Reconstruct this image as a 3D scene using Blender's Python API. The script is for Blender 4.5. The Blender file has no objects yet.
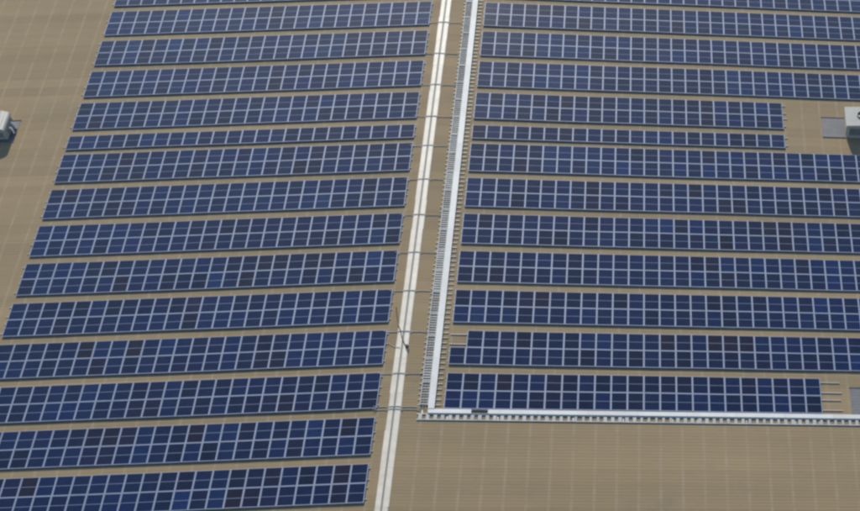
import bpy, math, random
from mathutils import Matrix, Vector
random.seed(7)

# ------------------------------------------------------------------ camera, sky, sun, exposure
sc = bpy.context.scene
C = sc.collection
A = 0.03611                       # roof pitch (radians) on both slopes
CAM = (18.72992, -101.66656, 57.01592)
PITCH, YAW, ROLL = 1.07292, 0.11298, 0.06922
F_PX, U0, V0 = 1286.998, 788.312, 815.309

cp, sp, cy, sy = math.cos(PITCH), math.sin(PITCH), math.cos(YAW), math.sin(YAW)
fwd = Vector((sy * cp, cy * cp, -sp)); rgt = Vector((cy, -sy, 0)); up = rgt.cross(fwd)
r2 = math.cos(ROLL) * rgt + math.sin(ROLL) * up
u2 = -math.sin(ROLL) * rgt + math.cos(ROLL) * up
cam = bpy.data.cameras.new('camera')
cam.sensor_fit = 'HORIZONTAL'; cam.sensor_width = 36.0
cam.lens = F_PX / 860 * 36.0
cam.shift_x = -(U0 - 430) / 860; cam.shift_y = (V0 - 255.5) / 860      # the picture is an off-centre crop
cam.clip_start = 0.5; cam.clip_end = 6000
co = bpy.data.objects.new('camera', cam); C.objects.link(co)
co.matrix_world = Matrix(((r2.x, u2.x, -fwd.x, CAM[0]), (r2.y, u2.y, -fwd.y, CAM[1]), (r2.z, u2.z, -fwd.z, CAM[2]), (0, 0, 0, 1)))
sc.camera = co

SUN_EL, SUN_AZ = math.radians(24.5), math.radians(-9)      # azimuth from +y towards +x
w = bpy.data.worlds.new('World'); sc.world = w; w.use_nodes = True
nt = w.node_tree; bg = nt.nodes['Background']
sky = nt.nodes.new('ShaderNodeTexSky'); sky.sky_type = 'NISHITA'; sky.sun_disc = False
sky.sun_elevation = SUN_EL; sky.sun_rotation = SUN_AZ; sky.altitude = 100; sky.dust_density = 0.3; sky.air_density = 1.0; sky.ozone_density = 2.5
nt.links.new(sky.outputs[0], bg.inputs[0]); bg.inputs[1].default_value = 0.125
sl = bpy.data.lights.new('sun', 'SUN'); sl.energy = 3.25; sl.angle = math.radians(2.0); sl.color = (1.0, 0.94, 0.84)
so = bpy.data.objects.new('sun', sl); C.objects.link(so)
sd = Vector((math.sin(SUN_AZ) * math.cos(SUN_EL), math.cos(SUN_AZ) * math.cos(SUN_EL), math.sin(SUN_EL)))
so.rotation_euler = sd.to_track_quat('Z', 'Y').to_euler(); so.location = (0, 0, 60)
vs = sc.view_settings; vs.view_transform = 'Standard'; vs.look = 'None'; vs.gamma = 1.0; vs.exposure = 0.12; vs.use_curve_mapping = False
sc.cycles.max_bounces = 6
sc.cycles.filter_width = 2.6       # soft lens of the small aerial camera

# ------------------------------------------------------------------ materials
def mat(name, col=(0.5, 0.5, 0.5), rough=0.6, metal=0.0):
    m = bpy.data.materials.new(name); m.use_nodes = True
    b = m.node_tree.nodes['Principled BSDF']
    b.inputs['Base Color'].default_value = (*col, 1); b.inputs['Roughness'].default_value = rough; b.inputs['Metallic'].default_value = metal
    return m, m.node_tree, b
class N:                                                   # small node helper
    def __init__(s, t): s.t = t
    def n(s, kind, **kw):
        x = s.t.nodes.new(kind)
        for k, v in kw.items(): setattr(x, k, v)
        return x
    def link(s, a, b): s.t.links.new(a, b)
    def math(s, op, a, b=None, c=None):
        x = s.n('ShaderNodeMath', operation=op)
        for i, v in enumerate((a, b, c)):
            if v is None: continue
            if isinstance(v, (int, float)): x.inputs[i].default_value = v
            else: s.link(v, x.inputs[i])
        return x.outputs[0]
    def mix(s, f, a, b, blend='MIX'):
        x = s.n('ShaderNodeMix', data_type='RGBA', blend_type=blend)
        for i, v in ((0, f), (6, a), (7, b)):
            if isinstance(v, (int, float)): x.inputs[i].default_value = v
            elif isinstance(v, tuple): x.inputs[i].default_value = (*v, 1)
            else: s.link(v, x.inputs[i])
        return x.outputs[2]
    def noise(s, vec, scale, detail=3, rough=0.55):
        x = s.n('ShaderNodeTexNoise'); x.inputs['Scale'].default_value = scale; x.inputs['Detail'].default_value = detail; x.inputs['Roughness'].default_value = rough
        s.link(vec, x.inputs['Vector']); return x.outputs['Fac']
    def ramp(s, f, lo, hi, a=0.0, b=1.0):
        x = s.n('ShaderNodeMapRange'); x.inputs[1].default_value = lo; x.inputs[2].default_value = hi; x.inputs[3].default_value = a; x.inputs[4].default_value = b
        s.link(f, x.inputs[0]); return x.outputs[0]
    def scale(s, vec, v):
        x = s.n('ShaderNodeVectorMath', operation='MULTIPLY'); s.link(vec, x.inputs[0]); x.inputs[1].default_value = v; return x.outputs[0]

def roof_material():
    m, t, b = mat('painted_roof_sheet', rough=0.9); g = N(t); b.inputs['Specular IOR Level'].default_value = 0.25
    tc = g.n('ShaderNodeTexCoord'); geo = g.n('ShaderNodeNewGeometry'); oi = g.n('ShaderNodeObjectInfo')
    wp = geo.outputs['Position']
    sep = g.n('ShaderNodeSeparateXYZ'); g.link(tc.outputs['Object'], sep.inputs[0])
    big = g.noise(wp, 0.06, 3); mid = g.noise(g.scale(wp, (0.35, 1.0, 1.0)), 0.55, 4); fine = g.noise(g.scale(wp, (0.25, 2.5, 1.0)), 6.0, 3)
    col = g.mix(g.ramp(big, 0.3, 0.7), (0.377, 0.274, 0.145), (0.442, 0.315, 0.172))
    col = g.mix(g.ramp(mid, 0.35, 0.7, 0.0, 0.30), col, (0.307, 0.238, 0.131))
    col = g.mix(g.ramp(fine, 0.4, 0.75, 0.0, 0.22), col, (0.436, 0.346, 0.225))
    # each sheet has weathered a little differently
    streak = g.ramp(g.noise(g.scale(wp, (0.10, 3.2, 1.0)), 1.0, 5, 0.7), 0.52, 0.78, 0.0, 0.40)
    col = g.mix(streak, col, (0.247, 0.202, 0.134))
    blot = g.ramp(g.noise(wp, 0.33, 6, 0.72), 0.56, 0.74, 0.0, 0.38)
    col = g.mix(blot, col, (0.240, 0.205, 0.143))
    rv = g.ramp(oi.outputs['Random'], 0, 1, 0.92, 1.08)
    cc = g.n('ShaderNodeCombineColor')
    for i in range(3): g.link(rv, cc.inputs[i])
    col = g.mix(1.0, col, cc.outputs[0], 'MULTIPLY')
    # chalky streak of washers and sealant over every purlin
    px = g.math('ABSOLUTE', g.math('SUBTRACT', g.math('FRACT', g.math('ADD', g.math('DIVIDE', sep.outputs[0], 1.30), 500.254)), 0.5))
    line = g.ramp(px, 0.02, 0.09, 1.0, 0.0)
    brk = g.ramp(g.noise(wp, 1.1, 3), 0.3, 0.66, 0.05, 0.45)
    col = g.mix(g.math('MULTIPLY', line, brk), col, (0.560, 0.440, 0.290))
    g.link(col, b.inputs['Base Color'])
    bp = g.n('ShaderNodeBump'); bp.inputs['Strength'].default_value = 0.15; bp.inputs['Distance'].default_value = 0.02
    g.link(g.noise(wp, 2.0, 4), bp.inputs['Height']); g.link(bp.outputs[0], b.inputs['Normal'])
    return m
def worn(name, col, dirt, rough=0.5, metal=0.0, scale=1.5, amt=0.6, lo=0.4, hi=0.75):
    m, t, b = mat(name, col, rough, metal); g = N(t); geo = g.n('ShaderNodeNewGeometry')
    f = g.ramp(g.noise(geo.outputs['Position'], scale, 5, 0.65), lo, hi, 0.0, amt)
    oi = g.n('ShaderNodeObjectInfo'); c = g.mix(f, col, dirt)
    rv = g.ramp(oi.outputs['Random'], 0, 1, 0.92, 1.04); cc = g.n('ShaderNodeCombineColor')
    for i in range(3): g.link(rv, cc.inputs[i])
    g.link(g.mix(1.0, c, cc.outputs[0], 'MULTIPLY'), b.inputs['Base Color'])
    return m
MW, ML, FR = 0.990, 1.488, 0.030          # panel width, length, frame width
def cell_material():
    m, t, b = mat('polycrystalline_cells', rough=0.05); g = N(t)
    tc = g.n('ShaderNodeTexCoord'); oi = g.n('ShaderNodeObjectInfo'); geo = g.n('ShaderNodeNewGeometry')
    sep = g.n('ShaderNodeSeparateXYZ'); g.link(tc.outputs['Object'], sep.inputs[0]); x, y = sep.outputs[0], sep.outputs[1]
    cw = (MW - 2 * FR - 0.036) / 6; hl = (ML - 2 * FR - 0.036 - 0.030) / 2; ch = hl / 5
    dx = g.math('ABSOLUTE', g.math('SUBTRACT', g.math('FRACT', g.math('ADD', g.math('DIVIDE', x, cw), 500.0)), 0.5))      # 0.5 at a cell edge
    ay = g.math('SUBTRACT', g.math('ABSOLUTE', y), 0.015)
    dy = g.math('ABSOLUTE', g.math('SUBTRACT', g.math('FRACT', g.math('ADD', g.math('DIVIDE', ay, ch), 500.0)), 0.5))
    gap = g.math('MAXIMUM', g.ramp(dx, 0.484, 0.490), g.ramp(dy, 0.482, 0.489))
    bar = g.math('PINGPONG', g.math('ADD', g.math('DIVIDE', x, cw / 4), 500.5), 0.5)
    bar = g.ramp(bar, 0.47, 0.485, 0.0, 0.30)
    out = g.math('MAXIMUM', g.math('GREATER_THAN', g.math('ABSOLUTE', x), cw * 3), g.math('MAXIMUM', g.math('GREATER_THAN', ay, hl), g.math('LESS_THAN', ay, 0.0)))
    # crystal grain, a slightly different tone for each cell and each panel (the panel's tint, with any painted glow, is its object colour)
    vo = g.n('ShaderNodeTexVoronoi'); vo.inputs['Scale'].default_value = 55; g.link(geo.outputs['Position'], vo.inputs['Vector'])
    grain = g.ramp(vo.outputs['Color'], 0, 1, 0.8, 1.2)
    cellid = g.n('ShaderNodeCombineXYZ')
    g.link(g.math('FLOOR', g.math('DIVIDE', x, cw)), cellid.inputs[0]); g.link(g.math('FLOOR', g.math('DIVIDE', y, ch)), cellid.inputs[1]); g.link(g.math('MULTIPLY', oi.outputs['Random'], 97.0), cellid.inputs[2])
    wn = g.n('ShaderNodeTexWhiteNoise'); g.link(cellid.outputs[0], wn.inputs['Vector'])
    tone = g.math('MULTIPLY', grain, g.ramp(wn.outputs['Value'], 0, 1, 0.82, 1.18))
    cc = g.n('ShaderNodeCombineColor')
    for i in range(3): g.link(tone, cc.inputs[i])
    col = g.mix(1.0, oi.outputs['Color'], cc.outputs[0], 'MULTIPLY')
    col = g.mix(bar, col, (0.09, 0.11, 0.17))
    col = g.mix(g.math('MULTIPLY', gap, 0.55), col, (0.10, 0.13, 0.24))
    col = g.mix(out, col, (0.33, 0.38, 0.50))
    dust = g.ramp(g.noise(geo.outputs['Position'], 0.9, 5, 0.6), 0.4, 0.8, 0.004, 0.03)
    col = g.mix(dust, col, (0.30, 0.28, 0.25))
    g.link(col, b.inputs['Base Color'])
    b.inputs['IOR'].default_value = 1.47      # anti-reflection coated glass
    b.inputs['Sheen Weight'].default_value = 0.4; b.inputs['Sheen Roughness'].default_value = 0.25; b.inputs['Sheen Tint'].default_value = (0.86, 0.84, 1.0, 1)   # lavender sheen added to imitate pale sky reflection on the far rows
    return m

M = {}
M['roof'] = roof_material()
M['cells'] = cell_material()
M['alu'] = worn('anodised_aluminium', (0.34, 0.39, 0.49), (0.25, 0.28, 0.35), 0.65, 0.2, 3.0)
M['galv'] = worn('galvanised_steel', (0.50, 0.51, 0.50), (0.34, 0.33, 0.30), 0.5, 0.3, 2.5)
M['rung'] = worn('pale_grating', (0.64, 0.63, 0.58), (0.36, 0.35, 0.31), 0.7, 0.05, 2.0, 0.9)
M['white'] = worn('white_duct_paint', (0.90, 0.88, 0.81), (0.70, 0.66, 0.57), 0.65, 0.0, 1.2, 0.5)
M['cream'] = worn('cream_ridge_flashing', (0.83, 0.74, 0.58), (0.58, 0.50, 0.38), 0.55, 0.0, 1.1, 0.6, 0.42, 0.72)
M['seam'] = worn('grey_ridge_seam', (0.33, 0.31, 0.27), (0.24, 0.22, 0.19), 0.7)
M['conduit'] = worn('beige_conduit', (0.72, 0.68, 0.60), (0.52, 0.48, 0.41), 0.6)
M['strut'] = worn('weathered_strut', (0.47, 0.44, 0.38), (0.30, 0.28, 0.23), 0.6, 0.1, 2.2, 0.9)
M['screw'] = worn('pale_screw_washers', (0.46, 0.41, 0.32), (0.34, 0.30, 0.22), 0.6)
M['black'] = mat('black_cable', (0.022, 0.022, 0.024), 0.55)[0]
M['dark'] = mat('dark_opening', (0.015, 0.015, 0.016), 0.7)[0]
M['pale_cable'] = mat('pale_cable', (0.60, 0.58, 0.54), 0.5)[0]
M['skylight'] = worn('grey_translucent_skylight', (0.17, 0.17, 0.18), (0.27, 0.25, 0.22), 0.7, 0.0, 1.8, 0.8)
M['cabinet'] = worn('off_white_cabinet', (0.47, 0.45, 0.40), (0.30, 0.28, 0.24), 0.5, 0.0, 2.2, 0.6)
M['louvre'] = worn('grey_louvre', (0.33, 0.33, 0.32), (0.15, 0.15, 0.15), 0.35, 0.3, 2.0)
M['wall'] = worn('grey_wall_cladding', (0.42, 0.42, 0.41), (0.30, 0.29, 0.27), 0.6, 0.0, 0.4)
M['ground'] = worn('dry_ground', (0.20, 0.18, 0.14), (0.10, 0.12, 0.06), 0.9, 0.0, 0.05, 0.8)

# ------------------------------------------------------------------ mesh helpers
class MB:
    def __init__(s): s.v = []; s.f = []; s.mi = []
    def box(s, x0, x1, y0, y1, z0, z1, mi=0):
        k = len(s.v)
        s.v += [(x0, y0, z0), (x1, y0, z0), (x1, y1, z0), (x0, y1, z0), (x0, y0, z1), (x1, y0, z1), (x1, y1, z1), (x0, y1, z1)]
        s.f += [(k, k+3, k+2, k+1), (k+4, k+5, k+6, k+7), (k, k+1, k+5, k+4), (k+1, k+2, k+6, k+5), (k+2, k+3, k+7, k+6), (k+3, k, k+4, k+7)]
        s.mi += [mi] * 6; return s
    def tube(s, pts, r, n=8, mi=0):
        pts = [Vector(p) for p in pts]; k = len(s.v)
        for i, p in enumerate(pts):
            d = (pts[min(i+1, len(pts)-1)] - pts[max(i-1, 0)]).normalized()
            a = d.cross(Vector((0, 0, 1)))
            a = a.normalized() if a.length > 1e-4 else Vector((1, 0, 0)); b = a.cross(d)
            s.v += [tuple(p + r * (math.cos(2*math.pi*j/n) * a + math.sin(2*math.pi*j/n) * b)) for j in range(n)]
        for i in range(len(pts)-1):
            for j in range(n):
                s.f.append((k+i*n+j, k+i*n+(j+1) % n, k+(i+1)*n+(j+1) % n, k+(i+1)*n+j)); s.mi.append(mi)
        e = k + (len(pts)-1) * n
        s.f += [tuple(k+j for j in range(n))[::-1], tuple(e+j for j in range(n))]; s.mi += [mi, mi]; return s
    def cyl(s, cx, cy, z0, z1, r, n=20, r1=None, mi=0):
        r1 = r if r1 is None else r1; k = len(s.v)
        for z, q in ((z0, r), (z1, r1)): s.v += [(cx + q*math.cos(2*math.pi*j/n), cy + q*math.sin(2*math.pi*j/n), z) for j in range(n)]
        s.f += [(k+j, k+(j+1) % n, k+n+(j+1) % n, k+n+j) for j in range(n)] + [tuple(range(k, k+n))[::-1], tuple(range(k+n, k+2*n))]
        s.mi += [mi] * (n+2); return s
    def extrude_x(s, prof, x0, x1, mi=0, thick=0.0):      # open profile of (y, z) swept along x
        k = len(s.v); n = len(prof)
        s.v += [(x0, y, z) for y, z in prof] + [(x1, y, z) for y, z in prof]
        s.f += [(k+n+i, k+n+i+1, k+i+1, k+i) for i in range(n-1)]; s.mi += [mi] * (n-1); return s
    def mesh(s, name, *mats):
        me = bpy.data.meshes.new(name); me.from_pydata(s.v, [], s.f)
        for m in mats: me.materials.append(m)
        me.polygons.foreach_set('material_index', s.mi); me.update(); return me
def link(name, me, parent=None, loc=(0, 0, 0), rot=(0, 0, 0)):
    o = bpy.data.objects.new(name, me); C.objects.link(o); o.parent = parent; o.location = loc; o.rotation_euler = rot; return o
def tag(o, label=None, cat=None, group=None, kind=None):
    for k, v in (('label', label), ('category', cat), ('group', group), ('kind', kind)):
        if v: o[k] = v
    return o
def thing(name, label, cat, loc=(0, 0, 0), rot=(0, 0, 0), group=None):
    return tag(link(name, None, None, loc, rot), label, cat, group)
def bevel(o, wd, seg=2):
    b = o.modifiers.new('bevel', 'BEVEL'); b.width = wd; b.segments = seg; b.limit_method = 'ANGLE'; return o
TA = math.tan(A)
ROOF = -0.088                                  # rib tops, measured down from the panel plane
def zr(x, off=ROOF): return -abs(x) * TA + off
ORD = ['', 'first', 'second', 'third', 'fourth', 'fifth', 'sixth', 'seventh', 'eighth', 'ninth']

# brown panels, and panels whose brighter blue paints in sky glow besides tone variation (side, row, column, half)
BROWN = {('L',2,2,1),('L',2,4,0),('L',2,10,1),('L',2,11,0),('L',2,13,0),('L',3,5,1),('L',3,20,0),('L',3,20,1),('L',4,10,0),('L',4,10,1),('L',4,15,1),('L',5,7,0),('L',5,18,0),('L',5,22,1),('L',7,6,0),('L',7,7,1),('L',7,9,1),('L',7,11,0),('L',7,18,1),('L',7,19,0),('L',7,19,1),('L',7,20,1),('L',8,3,1),('L',8,18,1),('L',8,19,1),('L',8,22,0),('L',9,6,1),('L',10,4,0),('L',10,5,0),('L',10,8,0),('L',10,9,1),('L',10,17,1),('L',10,23,1),('L',11,12,0),('L',11,12,1),('L',11,22,0),('L',12,6,1),('L',12,7,1),('L',12,12,1),('L',12,15,0),('L',12,17,1),('L',12,18,0),('L',13,5,1),('L',13,6,1),('L',13,13,0),('L',13,13,1),('L',13,14,1),('L',14,4,1),('L',14,7,0),('L',14,10,0),('L',14,14,0),('L',14,15,0),('L',14,15,1),('L',14,16,0),('L',14,16,1),('L',14,19,0),('L',15,1,0),('L',15,1,1),('L',15,5,0),('L',15,5,1),('L',15,6,0),('L',15,6,1),('L',15,7,1),('L',15,19,0),('L',15,20,0),('R',2,3,0),('R',2,3,1),('R',2,4,0),('R',2,5,0),('R',2,7,1),('R',2,12,1),('R',2,14,1),('R',2,16,1),('R',2,26,0),('R',2,27,1),('R',3,0,1),('R',3,7,0),('R',3,12,0),('R',3,14,0),('R',3,27,0),('R',4,16,1),('R',4,17,1),('R',4,24,0),('R',4,25,0),('R',5,5,1),('R',5,6,0),('R',5,16,0),('R',5,16,1),('R',5,18,0),('R',6,0,0),('R',6,6,0),('R',6,15,0),('R',7,0,0),('R',7,3,1),('R',7,16,0),('R',7,21,0),('R',8,7,0),('R',8,8,0),('R',8,15,0),('R',8,17,1),('R',8,18,1),('R',8,25,1),('R',9,14,0),('R',9,15,1),('R',9,20,0),('R',9,21,0),('R',9,21,1),('R',9,22,0),('R',9,24,1),('R',10,2,1),('R',10,3,1),('R',10,14,1),('R',10,16,0),('R',10,17,1),('R',10,22,0),('R',11,3,0),('R',11,4,0),('R',11,5,0),('R',12,3,0),('R',12,5,1),('R',12,13,0),('R',12,14,0),('R',12,16,0),('R',12,17,0),('R',12,18,0),('R',12,19,1),('R',12,21,1),('R',12,23,1),('R',13,3,0),('R',13,5,1),('R',13,6,0)}
BRIGHT = {('L',2,0,1),('L',2,1,1),('L',2,3,0),('L',3,6,1),('L',3,7,1),('L',3,18,0),('L',3,21,0),('L',7,2,1),('L',8,5,1),('L',8,9,1),('R',3,4,0),('R',3,4,1),('R',3,5,0),('R',3,5,1),('R',3,6,1),('R',3,7,1),('R',4,4,1),('R',4,5,1),('R',4,6,0),('R',4,7,0),('R',4,7,1),('R',4,18,0),('R',4,18,1),('R',4,19,1),('R',5,1,1),('R',5,2,0),('R',7,5,0),('R',7,5,1),('R',7,6,0),('R',7,6,1),('R',7,7,0),('R',7,8,1),('R',11,1,1),('R',11,3,1)}

# ------------------------------------------------------------------ ground and building
g = MB().box(-2500, 2500, -2500, 2500, -10.4, -10.0)
tag(link('ground', g.mesh('ground', M['ground'])), 'dry bare ground around the warehouse', None, None, 'structure')

Y0, Y1, XE = -62.0, 22.0, 40.0
RIB = 0.003
bld = thing('warehouse_building', 'warehouse with a wide low-pitched tan ribbed metal roof', 'building', (0, 0, ROOF - RIB))
for sgn in (-1, 1):
    wl = MB().box(sgn*39.3 - 0.15, sgn*39.3 + 0.15, Y0 + 0.5, Y1 - 0.5, -9.8, -39.6*TA - 0.12).mesh('wall', M['wall'])
    link('wall', wl, bld)
for yy in (Y0 + 0.35, Y1 - 0.35):
    m_ = MB(); k = [(-39.1, -9.8), (39.1, -9.8), (39.1, -39.1*TA - 0.16), (0, -0.16), (-39.1, -39.1*TA - 0.16)]
    m_.v = [(x, yy - 0.14, z) for x, z in k] + [(x, yy + 0.14, z) for x, z in k]
    m_.f = [(0, 1, 2, 3, 4), (9, 8, 7, 6, 5)] + [(i, i+5, (i+1) % 5 + 5, (i+1) % 5) for i in range(5)]; m_.mi = [0] * 7
    link('gable_wall', m_.mesh('gable_wall', M['wall']), bld)

def rib_profile(y0, y1, pitch=0.25, base=0.0, h=RIB):
    pr = [(y0, base)]; n = int(round((y1 - y0) / pitch))
    for i in range(n):
        c = y0 + (i + 0.5) * pitch
        pr += [(c - 0.075, base), (c - 0.025, base + h), (c + 0.025, base + h), (c + 0.075, base)]
    return pr + [(y1, base)]
sheet = {}
for sgn in (-1, 1):
    x0, x1 = (-XE, -0.03) if sgn < 0 else (0.03, XE)
    me = MB()
    pr = rib_profile(-0.5, 0.5)
    me.extrude_x(pr, x0, x1); sheet[sgn] = me.mesh('roof_sheet', M['roof'])
slope = {}
for sgn in (-1, 1):
    x0, x1 = (-39.8, -0.05) if sgn < 0 else (0.05, 39.8)
    s_ = link('roof_slope', MB().box(x0, x1, Y0 + 0.05, Y1 - 0.05, -0.10, -0.03).mesh('roof_slope', M['wall']), bld, (0, 0, 0), (0, sgn*A, 0))
    slope[sgn] = s_
    n = int(Y1 - Y0)
    for i in range(n):
        o = link('roof_sheet', sheet[sgn], s_, (0, Y0 + i + 0.5, random.uniform(-0.002, 0.002)), (random.uniform(-0.0012, 0.0012), 0, 0))
    sm = MB()
    for p in range(31):
        px = 1.30 * (p + 0.246) * 1.0
        if px > XE - 0.3: break
        for i in range(n * 4):
            yy = Y0 + 0.125 + i * 0.25; r = 0.016; xx = sgn * px + random.uniform(-0.02, 0.02); k = len(sm.v); z = RIB + 0.002
            sm.v += [(xx-r, yy-r, z), (xx+r, yy-r, z), (xx+r, yy+r, z), (xx-r, yy+r, z), (xx, yy, z + 0.012)]
            sm.f += [(k, k+1, k+4), (k+1, k+2, k+4), (k+2, k+3, k+4), (k+3, k, k+4)]; sm.mi += [0] * 4
    tag(link('roof_screws', sm.mesh('roof_screws', M['screw']), s_), kind='stuff')
# grey translucent sheets let into the roof beside the roof units
def skylight(sgn, xa, xb, ya, yb):
    m_ = MB()
    pr = rib_profile(ya, yb, 0.25, 0.014, RIB)
    m_.extrude_x(pr, xa, xb)
    m_.box(xa - 0.03, xb + 0.03, ya - 0.05, ya, 0.003, 0.045).box(xa - 0.03, xb + 0.03, yb, yb + 0.05, 0.003, 0.045)
    link('skylight_sheet', m_.mesh('skylight_sheet', M['skylight']), slope[sgn])
ca = math.cos(A)
skylight(1, 27.72, 29.36, -14.85, -12.62)
skylight(-1, -30.6, -28.90, -15.18, -12.82)
skylight(1, 27.75, 30.00, -42.15, -39.92)
# ridge flashing: short lengths of cream metal on each side of a dark seam
rc = link('ridge_seam', MB().box(-0.050, 0.050, Y0, Y1, -0.02, RIB + 0.030).mesh('ridge_seam', M['seam']), bld)
LEN = 3.0
for sgn in (-1, 1):
    k = 0; yy = Y0
    while yy < Y1 - 0.5:
        wv = 0.385 + random.uniform(-0.02, 0.02); m_ = MB()
        pr = [(0.05, 0.062), (0.085, 0.050), (wv - 0.05, 0.040), (wv, 0.022)]
        ye = min(yy + LEN - 0.012, Y1); v0 = len(m_.v)
        for y_ in (yy, ye):
            m_.v += [(sgn*a_, y_, z_ - a_*TA) for a_, z_ in pr] + [(sgn*a_, y_, z_ - a_*TA - 0.012) for a_, z_ in pr]
        n_ = len(pr)
        for i in range(n_ - 1):
            q1 = (i, i+1, 2*n_+i+1, 2*n_+i); q2 = (n_+i, 3*n_+i, 3*n_+i+1, n_+i+1)
            m_.f += [q1 if sgn > 0 else q1[::-1], q2 if sgn > 0 else q2[::-1], (i, n_+i, n_+i+1, i+1), (2*n_+i, 2*n_+i+1, 3*n_+i+1, 3*n_+i)]
        m_.f += [(0, 2*n_, 3*n_, n_), (n_-1, 2*n_-1, 4*n_-1, 3*n_-1)]; m_.mi = [0] * len(m_.f)
        link('ridge_flashing', m_.mesh('ridge_flashing', M['cream']), rc, (0, 0, random.uniform(0, 0.004)), (0, 0, random.uniform(-0.002, 0.002)*0))
        yy += LEN

# ------------------------------------------------------------------ solar rows
fm = MB(); hw, hl = MW/2, ML/2
fm.box(-hw, -hw+FR, -hl, hl, -0.040, 0.0).box(hw-FR, hw, -hl, hl, -0.040, 0.0).box(-hw+FR, hw-FR, -hl, -hl+FR, -0.040, -0.0002).box(-hw+FR, hw-FR, hl-FR, hl, -0.040, -0.0002)
frame_me = fm.mesh('solar_panel', M['alu'])
gm = MB().box(-hw+FR-0.004, hw-FR+0.004, -hl+FR-0.004, hl-FR+0.004, -0.012, -0.005)
glass_me = gm.mesh('cell_glass', M['cells'])
proto = bpy.data.objects.new('solar_panel', frame_me); proto_g = bpy.data.objects.new('cell_glass', glass_me)
def rnd3(*k):                                                # smooth value noise over the array
    from mathutils import noise
    return noise.noise(Vector(k))
def tint(side, row, col, half, x, y):
    key = (side, row, col, half)
    base = Vector((0.0016, 0.0115, 0.060))
    t = rnd3(x*0.13, y*0.13, 3.1)
    base = base.lerp(Vector((0.0024, 0.0085, 0.042)), max(0, min(1, 0.5 + 1.2*rnd3(x*0.3, y*0.3, 9.0))))
    base = base * (1.0 + 0.30*t + random.gauss(0, 0.19))
    r = random.random()
    if key in BROWN: base = base.lerp(Vector((0.0120, 0.0050, 0.0120)), random.choice((0.3, 0.5, 0.65, 0.9)))
    elif key in BRIGHT: base = Vector((0.003, 0.020, 0.078)) * random.uniform(0.9, 1.15)  # reflected glow put into the panel colour, along with its own variation
    elif r < 0.07: base = base.lerp(Vector((0.005, 0.0050, 0.018)), random.uniform(0.3, 0.8))
    elif r < 0.19: base = base * 0.6
    elif r < 0.24: base = Vector((base.x, base.y*1.5, base.z*1.35))
    return (max(base.x, 0.001), max(base.y, 0.002), max(base.z, 0.006), 1)
P, G6 = 3.718, 1.6737
tops = {2: 0.0}
for i in range(3, 16): tops[i] = tops[i-1] - P + (G6 if i == 7 else 0)
tops[1] = P
XL, XR = -1.04498, 2.90711
def solar_row(side, row, ncol, label, skip=(), out_ext=0.14, in_ext=0.10):
    sgn = -1 if side == 'L' else 1
    xi = XL if sgn < 0 else XR
    root = thing('solar_panel_row', label, 'solar panels', (xi, tops[row], zr(xi, 0)), (0, sgn*A, 0), 'rows of solar panels on the roof')
    nh = 1 if row == 6 else 2
    for h in range(nh):
        for f in (0.21, 0.79):
            yy = -(h + f) * 1.5
            a, b = (-in_ext, ncol + out_ext + random.uniform(-0.04, 0.06))
            rm = MB(); xs = sorted((sgn*a, sgn*b)); rm.box(xs[0], xs[1], yy - 0.022, yy + 0.022, -0.078, -0.0405)
            t = 0.35
            while t < b:
                rm.box(sgn*t - 0.03, sgn*t + 0.03, yy + 0.0225, yy + 0.030, ROOF + 0.001, -0.05).box(sgn*t - 0.03, sgn*t + 0.03, yy - 0.02, yy + 0.0224, ROOF + 0.001, ROOF + 0.008); t += 1.30
            link('mounting_rail', rm.mesh('mounting_rail', M['conduit']), root)
        for c in range(ncol):
            if (c, h) in skip: continue
            o = proto.copy(); C.objects.link(o); o.parent = root
            lx, ly = sgn*(c + 0.5), -(h + 0.5) * 1.5
            o.location = (lx, ly + 0.035*rnd3((xi + lx)*0.16, row*3.7, 5.5), random.uniform(-0.002, 0.002)); o.rotation_euler = (random.gauss(0, 0.003), random.gauss(0, 0.003), random.gauss(0, 0.0012))
            q = proto_g.copy(); C.objects.link(q); q.parent = o
            q.color = tint(side, row, c, h, xi + lx, tops[row] + ly)
    return root
for i in range(1, 16):
    if i == 6: lb = 'single-height row of blue solar panels left of the cream ridge strip'
    elif i < 6: lb = '%s double row of blue solar panels above the single-height row, left of the ridge' % ORD[6-i]
    else: lb = '%s double row of blue solar panels below the single-height row, left of the ridge' % ORD[i-6]
    solar_row('L', i, 24, lb)
for i in range(1, 14):
    n, skip, oe = 30, (), 0.14
    if i == 6: lb = 'single-height row of blue solar panels right of the ladder tray'; n = 22; oe = 0.22
    elif i == 5: lb = 'short double row ending before the roof unit, just above the right single-height row'; n = 22; oe = 0.22
    elif i == 12: lb = 'double row right of the tray with one panel missing at its upper inner corner'; skip = ((0, 0),)
    elif i == 13: lb = 'short double row directly above the horizontal ladder tray, bare rails at its outer end'; n = 23; oe = 1.25
    elif i < 6: lb = '%s double row of blue solar panels above the single-height row, right of the ladder tray' % ORD[6-i]
    else: lb = '%s double row of blue solar panels below the single-height row, right of the ladder tray' % ORD[i-6]
    solar_row('R', i, n, lb, skip, oe, 0.06)

# ------------------------------------------------------------------ ladder trays and white duct
XA, XB, XD = 1.47, 2.00, 2.36        # ladder | duct limits
YT = 16.0                             # far end
def rot_r(x): return (0, A, 0)
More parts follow.
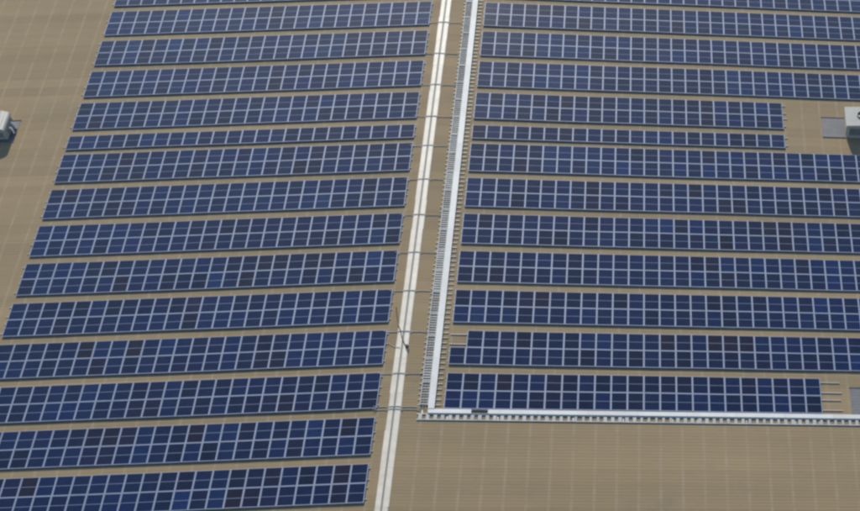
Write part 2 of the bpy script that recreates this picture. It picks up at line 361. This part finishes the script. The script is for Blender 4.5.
# supports run under both ladder and duct
lad = thing('cable_ladder', 'pale ladder tray running alongside the ridge, left of the white duct', 'cable tray', (XA, 0, zr(XA)), (0, A, 0))
yy = YT; sec = 2.0
while yy > -42.0:
    ye = max(yy - sec, -42.60); m_ = MB(); ww = XB - XA
    m_.box(0, 0.045, ye + 0.006, yy - 0.006, 0.041, 0.105).box(ww - 0.05, ww - 0.005, ye + 0.006, yy - 0.006, 0.041, 0.105)
    n_ = int(round((yy - ye) / 0.222))
    wide = random.choice((0.055, 0.075, 0.10, 0.12))
    for j in range(n_):
        c = yy - (j + 0.5) * (yy - ye) / n_
        m_.box(0.045, ww - 0.05, c - wide/2, c + wide/2, 0.066, 0.092)
    m_.box(0.0452, ww - 0.0502, yy - 0.09, yy - 0.010, 0.07, 0.108)
    link('ladder_section', m_.mesh('ladder_section', M['rung']), lad); yy -= sec
duct = thing('cable_duct', 'white covered cable duct running down beside the ridge ladder tray', 'cable duct', (XB, 0, zr(XB)), (0, A, 0))
dw = XD - XB
db = MB().box(0, 0.012, -42.29, YT, 0.041, 0.105).box(dw - 0.012, dw, -42.29, YT, 0.041, 0.105).box(0.0121, dw - 0.0121, -42.289, YT - 0.001, 0.042, 0.050)
link('duct_body', db.mesh('duct_body', M['white']), duct)
yy = YT
while yy > -42.2:
    ye = max(yy - 3.0, -42.29)
    link('duct_cover', MB().box(-0.008, dw + 0.008, ye + 0.004, yy - 0.004, 0.1055, 0.117).mesh('duct_cover', M['white']), duct, (random.uniform(-0.004, 0.004), 0, random.uniform(0, 0.002))); yy -= 3.0
# cross supports: short struts sticking out on both sides
sp_me = MB().box(-0.14, 1.24, -0.035, 0.035, 0.001, 0.040).mesh('support_strut', M['strut'])
yy = YT - 0.2
while yy > -42.1:
    link('support_strut', sp_me, lad, (random.uniform(-0.03, 0.03), yy, 0)); yy -= 0.444
# lower run
YA, YB, YC = -42.30, -42.62, -43.16
lad2 = thing('cable_ladder', 'pale ladder tray with square holes running across below the right panels', 'cable tray', (1.36, YB, zr(1.36)), (0, A, 0))
x = 0.0; XEND = 37.0
while x < XEND:
    xe = min(x + 2.2, XEND); m_ = MB(); d = YC - YB
    m_.box(x + 0.006, xe - 0.006, d, d + 0.075, 0.013, 0.050).box(x + 0.006, xe - 0.006, -0.09, -0.005, 0.013, 0.050)
    n_ = max(1, int(round((xe - x) / 0.44))); ww = random.choice((0.15, 0.18, 0.21))
    for j in range(n_):
        c = x + (j + 0.5) * (xe - x) / n_ + random.uniform(-0.01, 0.01)
        m_.box(c - ww/2, c + ww/2, d + 0.075, -0.09, 0.018, 0.046)
    link('ladder_section', m_.mesh('ladder_section', M['rung']), lad2); x = xe
for k in range(24):
    link('support_strut', MB().box(-0.03, 0.03, YC - YB - 0.06, 0.30, 0.001, 0.012).mesh('support_strut', M['galv']), lad2, (0.3 + k*1.5, 0, 0))
duct2 = thing('cable_duct', 'white cable duct along the lower panel edge with one cover missing', 'cable duct', (XB, YA, zr(XB)), (0, A, 0))
d = YB - YA
db = MB().box(0, 36.5, d, d + 0.012, 0.013, 0.085).box(0, 36.5, -0.012, 0, 0.013, 0.085).box(0.001, 36.499, d + 0.0121, -0.0121, 0.014, 0.022)
link('duct_body', db.mesh('duct_body', M['white']), duct2)
segs = [(0, 2.57)] + [(3.55 + 3*k, 6.55 + 3*k) for k in range(11)]
for a, b in segs:
    link('duct_cover', MB().box(a + 0.004, b - 0.004, d - 0.008, 0.008, 0.0855, 0.096).mesh('duct_cover', M['white']), duct2, (0, random.uniform(-0.004, 0.004), random.uniform(0, 0.002)))
cb = thing('cable_bundle', 'dark cables showing in the open stretch of the lower white duct', 'cables', (4.5, YA - 0.13, zr(4.5)), (0, A, 0))
for k in range(4):
    oy = -0.09 + k*0.06
    link('cable', MB().tube([(-0.6, oy, 0.050), (0.2, oy + 0.01, 0.052 + 0.006*(k % 2)), (0.9, oy - 0.01, 0.051), (1.6, oy, 0.050)], 0.022, 8).mesh('cable', M['black']), cb)
# loose cables lying in the ridge ladder
cl = thing('cable_bundle', 'long dark cables lying in the ridge ladder tray', 'cables', (1.67, 0, zr(1.67)), (0, A, 0))
for k in range(5):
    ox = -0.15 + k*0.075; pts = []
    for j in range(30):
        pts.append((ox + random.uniform(-0.012, 0.012), YT - j*(YT + 42.3)/29, 0.053))
    link('cable', MB().tube(pts, 0.010, 6).mesh('cable', M['black' if k % 2 else 'pale_cable']), cl)

# ------------------------------------------------------------------ conduits from the left rows over the ridge to the tray
def over_ridge(y, dy=0.0, x0=-1.25, x1=1.50, r=0.020):
    pts = [(x0, y, zr(x0) + r + 0.10 if x0 < -1.1 else zr(x0) + r + 0.001)]
    for x in (-0.98, -0.55, -0.42, -0.2, 0.0, 0.2, 0.42, 0.55, 0.9, 1.2, x1):
        if x < x0: continue
        e = 0.044 if abs(x) < 0.45 else 0.0
        pts.append((x, y + dy*(x - x0)/(x1 - x0) + random.uniform(-0.012, 0.012), zr(x) + r + 0.004 + e + (0.06 if x == x1 else 0)))
    return pts
cy_list = [(-2.71, 'second'), (-6.60, 0), (-10.34, 0), (-14.00, 0), (-17.25, 0), (-20.88, 0), (-24.55, 0), (-28.28, 0), (-31.93, 0), (-35.64, 0), (-39.31, 0), (-42.08, 0), (-42.31, 0)]
where = ['under the fourth double row above the single row', 'under the third double row above the single row', 'under the second double row above the single row',
         'under the first double row above the single row', 'beside the first double row below the single row', 'beside the second double row below the single row',
         'beside the third double row below the single row', 'beside the fourth double row below the single row', 'beside the fifth double row below the single row',
         'beside the sixth double row below the single row', 'beside the seventh double row below the single row', "at the ridge tray's lower corner, upper of a pair", "at the ridge tray's lower corner, lower of a pair"]
for (y, _), wh in zip(cy_list, where):
    o = link('conduit', MB().tube(over_ridge(y, random.uniform(-0.03, 0.03)), 0.020, 8).mesh('conduit', M['conduit']))
    tag(o, 'conduit crossing the ridge ' + wh, 'conduit', 'conduits crossing the ridge')
pc = link('loose_cable', MB().tube([(-1.1, -36.55, zr(1.1) + 0.10), (-0.9, -36.66, zr(0.9) + 0.02), (-0.6, -36.9, zr(0.6) + 0.02), (-0.42, -37.02, zr(0.42) + 0.06), (-0.12, -37.10, zr(0.12) + 0.075)], 0.016, 8).mesh('loose_cable', M['pale_cable']))
tag(pc, 'short pale cable from a left panel row onto the ridge flashing', 'cable')
dc = thing('loose_cable', 'dark loose cable lying slantwise across the ridge, bundled at its lower end', 'cable', (0.2, -36.9, zr(0.2)))
pts = [(-0.70, -33.4), (-0.64, -33.9), (-0.50, -34.6), (-0.40, -35.1), (-0.22, -35.6), (-0.10, -36.15), (0.02, -36.5), (0.16, -36.85), (0.27, -37.0)]
link('cable_run', MB().tube([(x - 0.2, y + 36.9, (0.022 if abs(x) > 0.42 else 0.078) + zr(x) - zr(0.2)) for x, y in pts], 0.028, 8).mesh('cable_run', M['black']), dc)
cm = MB()
for k in range(4):
    rr = 0.10 - 0.012*k
    cm.tube([(0.10 + rr*math.cos(t*math.pi/8)*0.8, -0.14 + rr*math.sin(t*math.pi/8)*1.3, 0.085 + 0.03*k) for t in range(17)], 0.022, 6)
link('cable_coil', cm.mesh('cable_coil', M['black']), dc)

# ------------------------------------------------------------------ roof units
def roof_unit(name, label, sgn, xi, yn, depth, width, h, arched):
    base = thing(name, label, 'roof unit', (xi, yn, zr(xi, ROOF)), (0, 0, 0), 'rooftop ventilation units')
    X = lambda a: sgn * a                                  # a metres outwards from the inner edge
    def bx(m_, a0, a1, y0, y1, z0, z1): xs = sorted((X(a0), X(a1))); return m_.box(xs[0], xs[1], y0, y1, z0, z1)
    drop = width * TA
    link('curb', bx(MB(), 0.06, width - 0.06, 0.06, depth - 0.06, -drop, 0.16).mesh('curb', M['galv']), base)
    body = link('cabinet', bx(MB(), 0.0, width, 0.0, depth, 0.16, h).mesh('cabinet', M['cabinet']), base); bevel(body, 0.03)
    # louvred panels on the near and inner faces
    for face in ('near', 'inner'):
        fm_ = MB(); sm_ = []
        L_ = width if face == 'near' else depth
        n = 7; z0, z1 = 0.24, h - 0.16
        def put(m_, a0, a1, d0, d1, za, zb):
            if face == 'near': return bx(m_, a0, a1, -d1, -d0, za, zb)
            return bx(m_, -d1, -d0, a0, a1, za, zb)
        bk = link('louvre_panel', put(MB(), 0.14, L_ - 0.14, 0.004, 0.012, z0, z1).mesh('louvre_panel', M['louvre']), base)
        for k in range(n):
            za = z0 + 0.02 + k*(z1 - z0 - 0.05)/n
            link('slat', put(MB(), 0.17, L_ - 0.17, 0.0125, 0.045, za, za + 0.030).mesh('slat', M['louvre']), bk)
        put(fm_, 0.10, 0.16, 0.0122, 0.05, z0 - 0.04, z1 + 0.04); put(fm_, L_ - 0.16, L_ - 0.10, 0.0122, 0.05, z0 - 0.04, z1 + 0.04)
        put(fm_, 0.1601, L_ - 0.1601, 0.0122, 0.049, z1, z1 + 0.04); put(fm_, 0.1601, L_ - 0.1601, 0.0122, 0.049, z0 - 0.04, z0)
        link('louvre_frame', fm_.mesh('louvre_frame', M['cabinet']), bk)
    if arched:
        nS = 9
        for k in range(nS):
            t0, t1 = math.pi*k/nS, math.pi*(k+1)/nS; m_ = MB(); R_ = width/2
            pr = [(R_ - (R_+0.05)*math.cos(t), h + 0.005 + 0.26*math.sin(t)) for t in (t0 + 0.012, (t0+t1)/2, t1 - 0.012)]
            pin = [(R_ - (R_+0.01)*math.cos(t), h - 0.02 + 0.23*math.sin(t)) for t in (t0 + 0.012, (t0+t1)/2, t1 - 0.012)]
            y0, y1 = -0.10, depth + 0.06
            for y_ in (y0, y1): m_.v += [(X(a), y_, z) for a, z in pr] + [(X(a), y_, z) for a, z in pin]
            m_.f = [(0, 1, 7, 6), (1, 2, 8, 7), (3, 9, 10, 4), (4, 10, 11, 5), (0, 6, 9, 3), (2, 5, 11, 8), (0, 3, 4, 1), (1, 4, 5, 2), (6, 7, 10, 9), (7, 8, 11, 10)]; m_.mi = [0]*10
            link('hood_strip', m_.mesh('hood_strip', M['cabinet']), base)
        for yy_, r_ in ((1.25, 0.09), (0.72, 0.075)):
            el = MB().tube([(X(-0.01), yy_, 0.42), (X(-0.10), yy_, 0.42), (X(-0.17), yy_, 0.36), (X(-0.20), yy_, 0.26), (X(-0.20), yy_, 0.04)], r_, 12)
            link('pipe_elbow', el.mesh('pipe_elbow', M['white']), base)
    else:
        lid = link('lid', bx(MB(), -0.05, width + 0.05, -0.06, depth + 0.05, h + 0.002, h + 0.06).mesh('lid', M['cabinet']), base); bevel(lid, 0.02)
        cx = X(width/2 + 0.02); cy_ = depth/2 + 0.1
        ring = MB(); n = 28; R0, R1 = 0.36, 0.31
        for z, r_ in ((h + 0.061, R0), (h + 0.16, R0), (h + 0.16, R1), (h + 0.061, R1)): ring.v += [(cx + r_*math.cos(2*math.pi*j/n), cy_ + r_*math.sin(2*math.pi*j/n), z) for j in range(n)]
        for l in range(3): ring.f += [(l*n+j, l*n+(j+1) % n, (l+1)*n+(j+1) % n, (l+1)*n+j) for j in range(n)]
        ring.mi = [0]*len(ring.f); fr = link('fan_ring', ring.mesh('fan_ring', M['cabinet']), base)
        link('fan_opening', MB().cyl(cx, cy_, h + 0.0605, h + 0.07, 0.308, 28).mesh('fan_opening', M['dark']), base)
        fb = MB().cyl(cx, cy_, h + 0.071, h + 0.13, 0.07, 14)
        link('fan_hub', fb.mesh('fan_hub', M['louvre']), base)
        for k in range(5):
            b_ = MB(); t = k*2*math.pi/5; c_, s_ = math.cos(t), math.sin(t)
            q = [(0.06, -0.03, .085), (0.29, -0.07, .085), (0.29, 0.07, .115), (0.06, 0.04, .115)]
            b_.v = [(cx + x*c_ - y*s_, cy_ + x*s_ + y*c_, h + z) for x, y, z in q] + [(cx + x*c_ - y*s_, cy_ + x*s_ + y*c_, h + z + 0.006) for x, y, z in q]
            b_.f = [(3, 2, 1, 0), (4, 5, 6, 7), (0, 1, 5, 4), (1, 2, 6, 5), (2, 3, 7, 6), (3, 0, 4, 7)]; b_.mi = [0]*6
            link('fan_blade', b_.mesh('fan_blade', M['louvre']), base)
    return base
roof_unit('roof_unit', 'off-white box with a dark fan opening beside the right skylight', 1, 29.38, -14.92, 2.12, 2.2, 0.92, False)
roof_unit('roof_unit', 'pale unit with curved striped hood and pipe elbows at the left picture edge', -1, -29.22, -14.95, 1.80, 2.2, 0.70, True)
